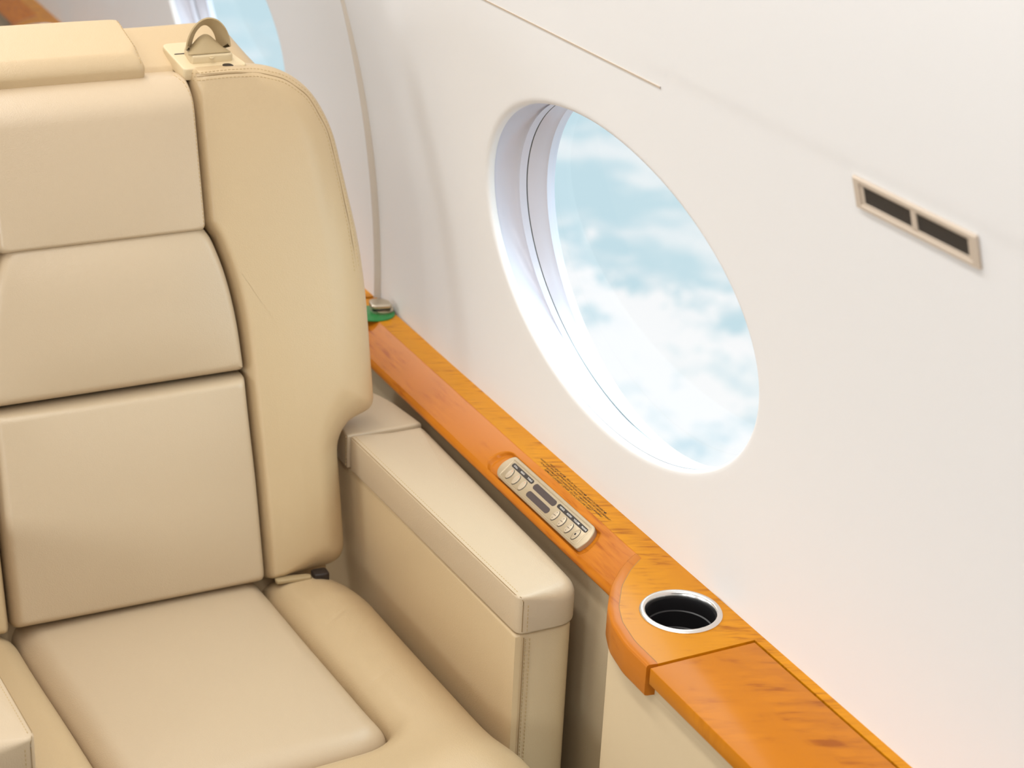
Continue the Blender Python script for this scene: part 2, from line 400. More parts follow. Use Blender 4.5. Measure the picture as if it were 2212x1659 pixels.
# windows: stepped surround, shade slot and pane
def window(side, yc, idx, detail):
    n = 320; A = np.linspace(0, 2*math.pi, n, endpoint=False); ca, sa = np.cos(A), np.sin(A)
    slope = -2*.286*(WC-.645)
    prof = [(.006, .3045), (.012, .3035), (.020, .301), (.027, .2965), (.0315, .2905), (.0335, .284), (.0335, .2795), (.0315, .2783), (.0315, .2768), (.035, .2745), (.0390, .2722)]
    prof_b = [(.0402, .2715), (.0435, .2650), (.050, .2560), (.0545, .2510), (.0555, .2485), (.066, .2480)]
    slot = [(.0390, .2722), (.0390, .2745), (.0402, .2745), (.0402, .2715)]
    def ring(off, a):
        f = (.303-a)/(.303-.248); b = WB+(.217-WB)*f
        y = yc+a*ca; z = WC-.006*f+b*sa
        plane = wx(WC)+slope*(z-WC); cur = wx(z)
        w = min(1, max(0, off/.03))
        return np.stack([side*(cur*(1-w)+plane*w+off), y, z], 1)
    root = thing('window_%d' % idx, 'oval cabin window', 'window', (side*wx(WC), yc, WC)) if False else None
    mb = MB()
    mb.grid(np.array([ring(*p) for p in prof]), 'reveal', closed=True)
    mb.grid(np.array([ring(*p) for p in slot]), 'groove', closed=True)
    mb.grid(np.array([ring(*p) for p in prof_b]), 'reveal', closed=True)
    o = struct(mb.build('window_%d' % idx, sharp=28))
    g = MB(); R = ring(.0615, .249); c = R.mean(0)
    k = [c+(R-c)*f for f in (1, .5)]; g.grid(np.array(k), 'glass', closed=True)
    g.v.append(tuple(c)); ci = len(g.v)-1
    for j in range(n): g.f.append((n+j, n+(j+1) % n, ci)); g.m.append(0)
    p = g.build('window_pane', o)
    return o
idx = 1
for k in range(-2, 2): window(1, YC0+BAY*k, idx, True); idx += 1
for k in range(-2, 2): window(-1, YC0+BAY*k, idx, False); idx += 1
# lower sidewall: leather panel beside the seat, fabric panel below the cup holder shelf
mb = MB(); prism(mb, [(1.004, 1.525), (1.10, 1.525), (1.10, 2.44), (1.004, 2.44)], .0, .612, 'panel', .002, .002, 2, step=.05); struct(mb.build('trim_3'))
mb = MB(); prism(mb, [(.932, -2.9), (.952, -2.9), (.952, 1.503), (.932, 1.503, .012)], .0, .607, 'panel2', .002, .002, 2, step=.01); struct(mb.build('trim_4'))
mb = MB(); prism(mb, [(.932, 2.44), (.952, 2.44), (.952, 4.203), (.932, 4.203)], .0, .607, 'panel2', .002, .002, 2, step=.05); struct(mb.build('trim_5'))
mb = MB(); prism(mb, [(1.004, 4.225), (1.10, 4.225), (1.10, 5.115), (1.004, 5.115)], .0, .612, 'panel', .002, .002, 2, step=.05); struct(mb.build('trim_7'))
mb = MB(); prism(mb, [(-1.10, -2.9), (-.97, -2.9), (-.97, 5.115), (-1.10, 5.115)], .0, .645, 'panel2', .002, .002, 2, step=.2); struct(mb.build('trim_6'))
# ------------------------------------------------------------------ wooden side ledge
ZL = .645
def ledge(y_off, y_lo, y_hi, label, full, grp):
    """y_off shifts the cup holder shelf along the wall"""
    T = thing('side_ledge', label, 'ledge', (1.0, 1.5+y_off, .60), grp)
    yo = y_off
    arc = [(1.030, 1.612), (1.018, 1.605), (.997, 1.589), (.968, 1.560), (.941, 1.520), (.928, 1.489), (.9205, 1.448), (.9205, 1.402)]
    arcs = resample(np.array(arc), .004, closed=False)
    for _ in range(3): arcs[1:-1] = (arcs[:-2]+2*arcs[1:-1]+arcs[2:])/4
    # inner veneer boundary, 11 mm inside the lip
    def off_arc(P, a):
        t = np.gradient(P, axis=0); t /= np.linalg.norm(t, axis=1)[:, None]; nr = np.stack([-t[:, 1], t[:, 0]], 1); return P+nr*a
    inn = off_arc(arcs, .0125); inn = inn[(inn[:, 0] < 1.032) & (inn[:, 1] > 1.401)]
    inn = np.vstack([inn, [[inn[-1][0], 1.4]]]); inn[:, 1] += yo; arcs = arcs+np.array([0, yo])
    # top board with the round cup hole
    import bmesh
    cx, cyy, R = 1.009, 1.479+yo, .0385
    oy = [(1.0305, y_hi), (1.066, y_hi), (1.066, y_lo), (1.053, y_lo), (1.053, 1.399+yo)]
    outline = [(1.0305, y_hi)]+[tuple(p) for p in inn]+[(1.0515, 1.3995+yo), (1.0515, y_lo), (1.0645, y_lo), (1.0645, y_hi)]
    def plate(name, outline, z0, z1, mname, hole=None, bev=.0012):
        bm = bmesh.new(); vs = [bm.verts.new((x, y, z1)) for x, y in outline]
        es = [bm.edges.new((vs[i], vs[(i+1) % len(vs)])) for i in range(len(vs))]
        if hole:
            hx_, hy_, hr = hole; hv = [bm.verts.new((hx_+hr*math.cos(a), hy_+hr*math.sin(a), z1)) for a in np.linspace(0, 2*math.pi, 72, endpoint=False)]
            es += [bm.edges.new((hv[i], hv[(i+1) % 72])) for i in range(72)]
        bmesh.ops.triangle_fill(bm, use_beauty=True, use_dissolve=False, edges=es)
        r = bmesh.ops.extrude_face_region(bm, geom=list(bm.faces))
        for v in [g for g in r['geom'] if isinstance(g, bmesh.types.BMVert)]: v.co.z = z0
        bm.verts.index_update(); mb = MB(); mb.add([v.co for v in bm.verts], [[v.index for v in f.verts] for f in bm.faces], mname); bm.free()
        return mb.build(name, T, smooth=False)
    plate('top_board', outline, .6065, ZL, 'veneer', (cx, cyy, R))
    # lip of the rounded shelf: pale solid edging
    lip = [tuple(p) for p in arcs]+[tuple(p) for p in (inn[::-1]-np.array([.0002, 0]))]
    L = np.array(arcs); I = resample(inn, .0001, closed=False)
    I = I[np.linspace(0, len(I)-1, len(L)).astype(int)]
    G = []
    nr = (I-L); nr /= np.linalg.norm(nr, axis=1)[:, None]
    def rr(ins, z): return np.stack([L[:, 0]+nr[:, 0]*ins, L[:, 1]+nr[:, 1]*ins, np.full(len(L), z)], 1)
    rows = [rr(.010, .6075), rr(.003, .6075), rr(.0008, .6083), rr(0, .6105), rr(0, .6415), rr(.0008, .6438), rr(.003, .6450)]
    rows.append(np.stack([I[:, 0]-.0004*0, I[:, 1], np.full(len(L), .6450)], 1)); rows.append(np.stack([I[:, 0], I[:, 1], np.full(len(L), .6075)], 1))
    mb = MB(); mb.grid(np.array(rows), 'solid'); b = 0; nL = len(L)
    for j in (0, nL-1): mb.f.append(tuple(k*nL+j for k in range(len(rows)))); mb.m.append(0)
    mb.build('shelf_edge', T, sharp=50)
    # thin dark joint line between lip and veneer
    mb = MB(); Jt = inn[1:-1]; Jt = resample(Jt, .003, closed=False); nn = np.gradient(Jt, axis=0); nn /= np.linalg.norm(nn, axis=1)[:, None]; nn = np.stack([-nn[:, 1], nn[:, 0]], 1)
    mb.grid(np.array([np.c_[Jt-nn*.0003, np.full(len(Jt), ZL+.00012)], np.c_[Jt+nn*.0003, np.full(len(Jt), ZL+.00012)]]), 'seam'); mb.build('joint_line', T)
    # rail: sloping, with scoops at both ends of the control panel
    A = np.array((1.03, ZL)); sl = np.array((-.042, -.030)); sl /= np.linalg.norm(sl); nu = np.array((-.030, .042)); nu /= np.linalg.norm(nu)
    prof = [(1.0303, .600), (1.0303, ZL)]+[tuple(A+sl*w) for w in np.r_[.0005, np.linspace(.002, .047, 64)]]
    e = A+sl*.047
    prof += [(e[0]-.0028, e[1]-.0030), (e[0]-.0042, e[1]-.0060), (e[0]-.0042, e[1]-.0095), (e[0]-.002, e[1]-.0125), (e[0]+.003, e[1]-.0140), (1.0303, .600)]
    ypan = 1.897
    if full: ys = np.r_[1.585, np.arange(1.59, 1.94, .0010), np.linspace(1.942, y_hi, 60)]
    else: ys = np.linspace(1.59+yo, y_hi, 80)
    G = []
    for y in ys:
        row = []
        s_ = ypan-y
        for (x, z) in prof:
            w = -((x-A[0])*(-sl[0])+(z-A[1])*(-sl[1]))
            dep = 0
            if full and .001 < w < .0475:
                # scoop outline: rounded ends
                if w < .036: ww = (.036-w)/.0258
                else: ww = (w-.036)/.0125
                e_ = 1-math.sqrt(max(0, 1-min(1, ww)**2))
                mL = s_-(-.0290+.027*e_); mR = .2305-.012*e_-s_
                m = min(mL/.0060, mR/.0100, (w-.0098)/.0030, (.0478-w)/.0035)
                if m > 0: t_ = min(1, m); dep = .0056*t_*t_*(3-2*t_)
            p = np.array((x, z))-nu*dep
            row.append((p[0], y, p[1]))
        G.append(row)
    mb = MB(); mb.grid(np.array(G), 'solid'); n_ = len(prof)
    mb.f.append(tuple(range(n_))); mb.m.append(0); mb.f.append(tuple(range(n_*(len(ys)-1), n_*len(ys)))); mb.m.append(0)
    mb.build('rail', T, sharp=55)
    # drop-in lid in front of the cup holder
    mb = MB(); prism(mb, [(.9212, y_lo), (1.0492, y_lo), (1.0492, 1.3955+yo), (.9212, 1.3955+yo)], .6255, .6447, 'lid', .0008, .0008, 2, step=.2); mb.build('lid', T)
    mb = MB(); rbox(mb, (.9335, y_lo, .6195), (1.053, 1.401+yo, .6250), 'groove'); rbox(mb, (.932, y_lo, .6055), (1.053, 1.401+yo, .6195), 'panel2')
    rbox(mb, (1.0485, y_lo, .625), (1.0516, 1.400+yo, .6405), 'ink'); rbox(mb, (.93, 1.3952+yo, .625), (1.0516, 1.3998+yo, .6405), 'solid'); mb.build('lid_recess', T, smooth=False)
    # cup holder
    mb = MB(); lathe(mb, (cx, cyy, ZL), [(.0380, -.004), (.0450, -.0005), (.0452, .0008), (.0440, .0024), (.0420, .0030), (.0400, .0026), (.0386, .0010), (.0380, -.004), (.0378, -.010)], 'silver', cap=False); ring = mb.build('cup_holder_ring', T)
    mb = MB(); lathe(mb, (cx, cyy, ZL), [(.0384, -.003), (.0378, -.006), (.0376, -.020), (.0362, -.021), (.0360, -.040), (.0345, -.041), (.0343, -.066), (.020, -.067), (.018, -.063), (.001, -.063)], 'black'); mb.build('cup_holder_well', ring)
    return T
LG = ledge(0, -2.9, 2.437, 'figured maple side ledge with round cup holder running below the near window', True, None)
LG2 = ledge(2.70, 2.4445, 5.115, 'blurred orange wood ledge beyond the seat back, below the far window', False, None)
# warning placard lettering on the ledge top
mb = MB()
lines = [('FACE SEAT AFT\u25c6. TRACK FULLY FWD\u25c6. AND OUTBOARD\u25c6,', 1.0450, 1.8476, 1.7055), ('WITH SEAT BACK IN UPRIGHT POSITION AND HEADREST AT HEAD HEIGHT', 1.0409, 1.8644, 1.6892),
         ('FOOT REST MUST BE STOWED FOR TAXI, TAKEOFF AND LANDING', 1.0362, 1.855, 1.7003), ('REMOVE LEGREST COVER TO ACCESS LIFE VEST', 1.0320, 1.8369, 1.7199)]
def fit_text(mb, txt, o, u, v, size, length, mname, **kw):
    """scale a line of text to a given length"""
    t = MB(); text_into(t, txt, (0, 0, 0), (1, 0, 0), (0, 1, 0), 1, mname, thick=0, **kw)
    xs = [p[0] for p in t.v]; ysx = [p[1] for p in t.v]; w = max(xs)-min(xs); cx = (max(xs)+min(xs))/2
    u = np.array(u, float); v = np.array(v, float); n = np.cross(u, v); o = np.array(o, float)
    mb.add([o+u*(p[0]-cx)/w*length+v*(p[1])*size+n*.00015 for p in t.v], t.f, mname)
for txt, x, ya, yb in lines:
    fit_text(mb, txt, (x, (ya+yb)/2, ZL), (0, -1, 0), (1, 0, 0), .0038, ya-yb, 'ink', shear=.25, bold=.014)
mb.build('warning_lettering', LG, smooth=False)
# ------------------------------------------------------------------ seat control panel set in the rail
T = thing('control_panel', 'champagne metal seat control panel with oval buttons set into the wooden rail', 'control panel', (1.01, 1.79, .62))
O = np.array((1.03, 1.897, ZL)); UU = np.array((0, -1., 0)); VV = np.array((.042, 0, .030)); VV /= np.linalg.norm(VV); NN = np.cross(UU, VV)
def PP(s, w, h=0): return O+UU*s+VV*w+NN*h
FR = (PP(0, 0), UU, VV)
H0 = .0012
bez = [(.0045, -.0108, .004), (.207, -.0098, .004), (.2135, -.016, .012), (.2175, -.028, .014), (.2145, -.0440, .004), (.009, -.0450, .004), (-.0005, -.040, .010), (-.0045, -.028, .012), (.000, -.016, .010)]
mb = MB(); prism(mb, bez[::-1], -.0055, H0, 'plate', .0016, .0002, 5, frame=FR, step=.002, cap=True)
inn_ = [(.0090, -.0158, .001), (.2040, -.0142, .001), (.2065, -.0408, .001), (.0120, -.0420, .001)]
bezel = mb.build('bezel', T, sharp=35)
# raised thin rim round the inner plate, then the plate itself
mb = MB(); Pi = resample(round_poly(inn_[::-1]), .002)
rows = []
for ins, z in ((-.0018, H0-.0002), (-.0014, H0+.0006), (-.0006, H0+.0009), (0, H0+.0006), (.0004, H0-.0004), (.0006, H0-.0006)):
    Q = inset_line(Pi, ins); rows.append(PP(0, 0)+Q[:, :1]*UU+Q[:, 1:2]*VV+z*NN)
mb.grid(np.array(rows), 'plate', closed=True); mb.build('rim', bezel, sharp=60)
mb = MB(); prism(mb, [(a, b, .001) for a, b, _ in [(.0096, -.0164, 0), (.2034, -.0148, 0), (.2059, -.0402, 0), (.0126, -.0414, 0)]][::-1], H0-.0012, H0+.0003, 'plate', .0004, .0001, 2, frame=FR, step=.01)
mb.build('face_plate', T, sharp=35)
HF = H0+.0003
def stadium(s0, s1, wc, hw_, n=10):
    P = [(s0+hw_-hw_*math.sin(a), wc+hw_*math.cos(a)) for a in np.linspace(0, math.pi, n)] + [(s1-hw_+hw_*math.sin(a), wc-hw_*math.cos(a)) for a in np.linspace(0, math.pi, n)]
    return P
for (s0, s1, wc, words) in ((.0135, .0690, -.0209, [('CALL', .0228), ('READ', .0410), ('TABLE', .0600)]), (.1320, .2045, -.0203, [('VIDEO', .1430), ('AUDIO', .1610), ('VOLUME', .1790), ('PHONE', .1970)])):
    mb = MB(); prism(mb, stadium(s0, s1, wc, .0029), HF-.0002, HF+.0003, 'label', .0001, .0001, 1, frame=FR, step=.0008); strip = mb.build('label_strip', T, smooth=False)
    mb = MB()
    for wd, s in words: fit_text(mb, wd, PP(s, wc, HF+.0003), UU, VV, .0030, .0021*len(wd)+.0008, 'letter', bold=.01)
    mb.build('lettering', strip, smooth=False)
for s0, s1, wc in ((.0735, .1290, -.0222), (.0752, .1305, -.0344)):
    mb = MB(); prism(mb, stadium(s0, s1, wc, .0042), HF-.0002, HF+.0003, 'speaker', .0001, .0001, 1, frame=FR, step=.0008)
    for k in range(1, 9):
        sx_ = s0+.0042+(s1-s0-.0084)*k/9; 
        for w_ in (-.0030, 0, .0030): pass
    g = mb.build('speaker_grille', T, smooth=False)
def ell(s, w, a, b, tilt=.10, n=40, pw=1.0):
    out = []
    for t in np.linspace(0, 2*math.pi, n, endpoint=False):
        x = b*math.copysign(abs(math.cos(t))**pw, math.cos(t)); y = a*math.sin(t); out.append((s+x*math.cos(tilt)-y*math.sin(tilt), w+x*math.sin(tilt)+y*math.cos(tilt)))
    return out
def button(s, w, kind):
    a, b = .0072, .0046
    mb = MB(); prism(mb, ell(s+.0004, w-.0001, a+.0005, b+.0005), HF-.0002, HF+.00025, 'label', .0001, .0001, 1, frame=FR, step=.0008)
    prism(mb, ell(s, w, a, b), HF, HF+.0011, 'button', .0007, .0001, 4, frame=FR, step=.0008)
    o = mb.build('button', T, sharp=50)
    m2 = MB()
    if kind == 'split':
        prism(m2, [(s-.0045, w-.0003), (s+.0045, w-.0003), (s+.0045, w+.0003), (s-.0045, w+.0003)], HF+.0009, HF+.00125, 'label', .00005, .00005, 1, frame=FR, step=.01)
        for dw in (-.0042, .0042): prism(m2, ell(s, w+dw, .0006, .0006, n=12), HF+.0009, HF+.00125, 'label', .00005, .00005, 1, frame=FR, step=.0005)
        m2.build('button_marks', o, smooth=False)
    elif kind == 'dot':
        prism(m2, ell(s+.0003, w+.0046, .0006, .0007, n=12), HF+.0009, HF+.00125, 'red', .00005, .00005, 1, frame=FR, step=.0005); m2.build('button_mark', o, smooth=False)
for s in (.0246, .0416, .0587): button(s, -.0326, 'dot')
for s in (.1435, .1606, .1777): button(s, -.0320, 'split')
s, w = .1949, -.0320
mb = MB(); prism(mb, ell(s, w, .0080, .0048), HF-.0002, HF+.0004, 'label', .0001, .0001, 1, frame=FR, step=.0008)
prism(mb, ell(s-.0002, w+.0001, .0074, .0043), HF, HF+.0007, 'plate', .0004, .0001, 3, frame=FR, step=.0008); jack = mb.build('phone_jack', T, sharp=50)
mb = MB(); prism(mb, ell(s, w, .0031, .0031, 0), HF, HF+.0013, 'button', .0005, .0001, 3, frame=FR, step=.0008); prism(mb, ell(s, w, .0016, .0016, 0), HF+.0010, HF+.00145, 'label', .0001, .0001, 1, frame=FR, step=.0005); mb.build('jack_socket', jack, sharp=50)
# ------------------------------------------------------------------ table latch on the ledge
T = thing('ledge_latch', 'small round nickel latch with green button on the ledge behind the seat', 'latch', (1.040, 2.385, ZL))
mb = MB(); lathe(mb, (1.036, 2.378, ZL), [(.030, 0), (.030, .0015), (.0285, .0025), (.001, .0025)], 'green', 40); mb.build('button_base', T)
mb = MB(); lathe(mb, (1.049, 2.381, ZL), [(.014, .001), (.017, .003), (.0172, .006), (.013, .0075)], 'gold', 40); mb.build('latch_base', T)
mb = MB(); prism(mb, [(1.0285, 2.372, .006), (1.060, 2.366, .006), (1.0625, 2.384, .006), (1.055, 2.398, .008), (1.034, 2.400, .010)], ZL+.0095, ZL+.0165, 'gold', .0035, .002, 5, step=.002)
mb.build('latch_cap', T)
mb = MB(); prism(mb, [(1.031, 2.3735, .004), (1.059, 2.369, .004), (1.058, 2.394, .006), (1.036, 2.395, .006)], ZL+.0065, ZL+.0096, 'black', .0003, .0003, 2, step=.003); mb.build('latch_slot', T)
# ------------------------------------------------------------------ air vent on the wall
T = thing('air_vent', 'small rectangular beige air vent with two dark grilles on the upper wall', 'vent', (.972, 1.143, 1.206))
vz = 1.2065; sl_ = -2*.286*(vz-.645); vv = np.array((sl_, 0, 1.)); vv /= np.linalg.norm(vv); uu = np.array((0, -1., 0)); FRV = ((wx(vz)-.0005, 1.2235, vz), uu, vv)
def vrect(a, b, c, d, r=.001): return [(a, c, r), (b, c, r), (b, d, r), (a, d, r)]
mb = MB()
Lq, Hq = .160, .0150
def frame_ring(mb, o4, i4, z0, z1, mname, r=.0008):
    Po = np.array(o4); Pi2 = np.array(i4)
    o_, u_, v_ = [np.array(q, float) for q in FRV]; n_ = np.cross(u_, v_)
    rows = []
    for P, z in ((Po, z0), (Po, z1-r), (Po+(Pi2-Po)*.12, z1), (Pi2+(Po-Pi2)*.12, z1), (Pi2, z1-r), (Pi2, z0-.004)): rows.append(o_+P[:, :1]*u_+P[:, 1:2]*v_+z*n_)
    mb.grid(np.array(rows), mname, closed=True)
def R4(a, b, c, d): return [(a, c), (b, c), (b, d), (a, d)]
frame_ring(mb, R4(0, Lq, -Hq, Hq), R4(.008, Lq-.008, -Hq+.0045, Hq-.0045), 0, .0030, 'vent')
frame_ring(mb, R4(.008, Lq-.008, -Hq+.0045, Hq-.0045), R4(.0125, Lq-.0125, -Hq+.0070, Hq-.0070), 0, .0016, 'vent')
mb.build('vent_frame', T, sharp=25)
for a, b in ((.0125, .0765), (.0835, Lq-.0125)):
    mb = MB(); prism(mb, R4(a, b, -Hq+.0066, Hq-.0066), -.002, .0009, 'dark', .0002, .0002, 1, frame=FRV, step=.05); mb.build('grille', T, smooth=False)
mb = MB(); prism(mb, R4(.0765, .0835, -Hq+.0066, Hq-.0066), -.002, .0022, 'vent', .0006, .0002, 2, frame=FRV, step=.05); mb.build('mullion', T)
# ceiling lamps
for k, (x, wdt, z) in enumerate(((-.15, .28, 1.866), )):
    T = thing('ceiling_light', 'long flat light panel set in the cabin ceiling', 'light', (x, 1.3, z))
    mb = MB(); rbox(mb, (x-.30, .2, z-.004), (x-.28, 4.1, z+.003), 'ceil'); rbox(mb, (x+.28, .2, z-.004), (x+.30, 4.1, z+.003), 'ceil'); mb.build('light_frame', T, smooth=False)
# ------------------------------------------------------------------ armchair
ST = thing('armchair', 'cream leather cabin armchair with padded headrest, facing the camera beside the window', 'armchair', (.58, 1.9, 0))
c12, s12 = math.cos(math.radians(12.5)), math.sin(math.radians(12.5))
def V(z): return (z-.44)/c12
NB = np.array((0, -c12, s12)); UB = np.array((1., 0, 0)); VB = np.array((0, s12, c12))
TB = .034
OB = np.array((0, 2.04, .44))-NB*TB
def q(lst): return [(a, V(b), *(r or ())) for a, b, *r in [(p[0], p[1], tuple(p[2:])) for p in lst]] if False else [(p[0], V(p[1]))+tuple(p[2:]) for p in lst]
XC = .581
def mir(l): return [(2*XC-p[0],)+tuple(p[1:]) for p in l][::-1]
right_bolster = [(.7075, .900), (.7075, 1.090, .004), (.772, 1.090, .05), (.825, 1.081, .06), (.866, 1.052, .06), (.892, 1.002, .04), (.904, .93, .04), (.917, .859, .04), (.922, .787, .04), (.922, .716, .03), (.922, .636, .014), (.880, .624, .016), (.864, .600, .02), (.864, .53, .02), (.864, .438, .03), (.7475, .436, .006), (.7475, .573, .05), (.7455, .657, .05), (.7455, .712, .04), (.742, .781, .05), (.732, .839, .04), (.718, .886, .01)]
TR = np.array([(.7075, V(1.077)), (.75, V(1.0785)), (.79, V(1.077)), (.828, V(1.066)), (.858, V(1.043)), (.881, V(.998)), (.892, V(.935)), (.900, V(.88)), (.905, V(.82))])
TR = resample(TR, .004, False)
for _ in range(6): TR[1:-1] = (TR[:-2]+2*TR[1:-1]+TR[2:])/4
def bol_r(sgn):
    def f(Q):
        x = (Q[:, 0]-XC)*sgn
        # tight at the inner seam, broad roll at the outer wing
        return .012+.055*np.clip((x-.19)/.10, 0, 1)
    return f
def bol_h(sgn):
    def f(Q, d):
        x = (Q[:, 0]-XC)*sgn; z = Q[:, 1]
        tr = TR if sgn > 0 else np.c_[2*XC-TR[:, 0], TR[:, 1]]
        g = -.0016*np.exp(-(segdist(Q, tr, False)/.0013)**2)
        # the wing is fullest low down
        return g+.006*np.exp(-((z-.12)/.16)**2)*np.clip((x-.17)/.05, 0, 1)*np.clip(d/.03, 0, 1)
    return f
for sgn, out in ((1, right_bolster), (-1, mir(right_bolster))):
    cc = np.array((XC+sgn*.232, V(.72)))
    pd = Pad(q(out), OB, UB, VB, TB-.002, .03, .004, .05, .0045, rfun=bol_r(sgn), hfun=bol_h(sgn), center=cc)
    mb = MB(); pd.mesh(mb, 'leather', 46)
    tr = TR if sgn > 0 else np.c_[2*XC-TR[:, 0], TR[:, 1]]
    if sgn > 0:
        for a in (-.0045, .0045):
            t = np.gradient(tr, axis=0); t /= np.linalg.norm(t, axis=1)[:, None]; nn = np.stack([-t[:, 1], t[:, 0]], 1); pd.stitches(mb, tr+nn*a)
        sweep(mb, pd.at(tr, .0006), .0004, 'seam', 5)
    mb.build('side_bolster', ST)
RB = pd
# centre pads
def center_pad(name, pts, T, r, bulge, mname, stitch=None, rf=None, hf=None):
    pd = Pad(q(pts), OB, UB, VB, T, r, bulge, .05, .005, rfun=rf, hfun=hf); mb = MB(); pd.mesh(mb, mname, 40)
    if stitch is not None:
        for st in stitch: pd.stitches(mb, np.array(q(st)))
    mb.build(name, ST); return pd
zt = .7115
def tuck(depth, z, w):
    v0 = V(z); return lambda Q, d: -depth*np.exp(-((Q[:, 1]-v0)/w)**2)
center_pad('lumbar_pad', [(XC-.1645, .440, .004), (XC+.166, .437, .010), (XC+.1655, .573, .03), (XC+.163, .657, .03), (XC+.1625, zt-.0012, .003), (XC-.1625, zt-.0012, .003), (XC-.163, .657, .03), (XC-.1645, .573, .03)], TB, .013, .012, 'leather_light')
center_pad('middle_pad', [(XC-.1625, zt+.0012, .003), (XC+.1630, zt+.0012, .003), (XC+.159, .781, .04), (XC+.149, .839, .03), (XC+.133, .888, .012), (XC+.118, .905, .004), (XC-.118, .905, .004), (XC-.133, .888, .012), (XC-.149, .839, .03), (XC-.159, .781, .04)], TB-.001, .014, .013, 'leather_light')
# headrest pad draped over the front, rolling back at the top
hr = [(XC-.133, .892, .010), (XC+.1265, .892, .010), (XC+.1265, 1.06, .02), (XC+.124, 1.085, .012), (XC-.130, 1.088, .012), (XC-.133, 1.06, .02)]
pd = Pad(q(hr), OB, UB, VB, TB+.006, .008, .004, .06, .004, hfun=lambda Q, d: -.036*np.clip((Q[:, 1]-V(1.035))/.052, 0, 1)**2.4)
mb = MB(); pd.mesh(mb, 'leather_light', 40)
xr = XC+.1195; pd.stitches(mb, np.array([(xr, V(.900)), (xr, V(1.055)), (xr-.004, V(1.072)), (xr-.012, V(1.081))]))
mb.build('headrest_pad', ST)
# shell behind the pads, widening into a shelf at the top
fr = resample(round_poly([(XC-.262, .30, .01), (XC+.262, .30, .01), (XC+.262, .60, .02), (XC+.322, .66, .02), (XC+.322, .79, .05), (XC+.313, .90, .05), (XC+.292, .995, .05), (XC+.262, 1.038, .05), (XC+.215, 1.068, .04), (XC+.165, 1.079, .03), (XC-.165, 1.079, .03), (XC-.215, 1.068, .04), (XC-.262, 1.038, .05), (XC-.292, .995, .05), (XC-.313, .90, .05), (XC-.322, .79, .05), (XC-.322, .66, .02), (XC-.262, .60, .02)]), .01)
rr_ = resample(round_poly([(XC-.22, .30, .05), (XC+.22, .30, .05), (XC+.25, .60, .05), (XC+.285, .66, .02), (XC+.285, .79, .05), (XC+.28, .90, .05), (XC+.26, .99, .06), (XC+.238, 1.062, .04), (XC+.200, 1.113, .045), (XC+.12, 1.112, .02), (XC-.12, 1.112, .02), (XC-.188, 1.108, .05), (XC-.225, 1.055, .06), (XC-.26, .99, .06), (XC-.28, .90, .05), (XC-.285, .79, .05), (XC-.285, .66, .02), (XC-.25, .60, .05)]), .01)
nR = 300
def rs(P, n):
    i0 = np.argmax(P[:, 1]-5*np.abs(P[:, 0]-XC)); P = np.roll(P, -i0, 0); P = np.vstack([P, P[:1]])
    L_ = np.r_[0, np.cumsum(np.linalg.norm(np.diff(P, axis=0), axis=1))]; t = np.linspace(0, L_[-1], n+1)[:-1]
    return np.stack([np.interp(t, L_, P[:, k]) for k in (0, 1)], 1)
fr = rs(fr, nR); rr_ = rs(rr_, nR)
def fr3(P, back): return np.stack([P[:, 0], 2.04+(P[:, 1]-.44)*s12/c12+back, P[:, 1]], 1)
F3 = fr3(fr, .050); 
B3 = np.stack([rr_[:, 0], np.minimum(2.302, 2.14+(rr_[:, 1]-.44)*.29), rr_[:, 1]], 1)
rows = [F3.mean(0)+(F3-F3.mean(0))*.9+np.array((0, .0, 0))]
for t in np.linspace(0, 1, 14):
    e = t*t*(3-2*t)*.4+t*.6; rows.append(F3*(1-e)+B3*e)
Bc = B3.mean(0)
for k in range(1, 6):
    a = k/5*math.pi/2; sc = 1-.035*(1-math.cos(a)); R_ = Bc+(B3-Bc)*sc; R_ = R_+np.array((0, .018*math.sin(a), 0)); rows.append(R_)
mb = MB(); mb.grid(np.array(rows), 'leather', closed=True); k0 = len(mb.v)-nR; mb.f.append(tuple(k0+j for j in range(nR))); mb.m.append(0); mb.f.append(tuple(range(nR))[::-1]); mb.m.append(0)
mb.build('seat_shell', ST, sharp=60)
# rear head cushion lying on the shelf
fo = np.array((0, 2.196, 1.082)); fv = np.array((0, .1, .032)); fv /= np.linalg.norm(fv)
rear = Pad([(XC-.20, .004, .004), (.6545, .006, .006), (.648, .104, .01), (XC-.20, .108, .01)], fo, (1, 0, 0), fv, .018, .016, .002, .02, .004, rfun=lambda Q: .007+.030*np.clip(1-Q[:, 1]/.035, 0, 1)+0*Q[:, 0])
mb = MB(); rear.mesh(mb, 'leather', 30); rear.stitches(mb, np.array([(.648, .010), (.643, .100)])); mb.build('rear_head_cushion', ST)
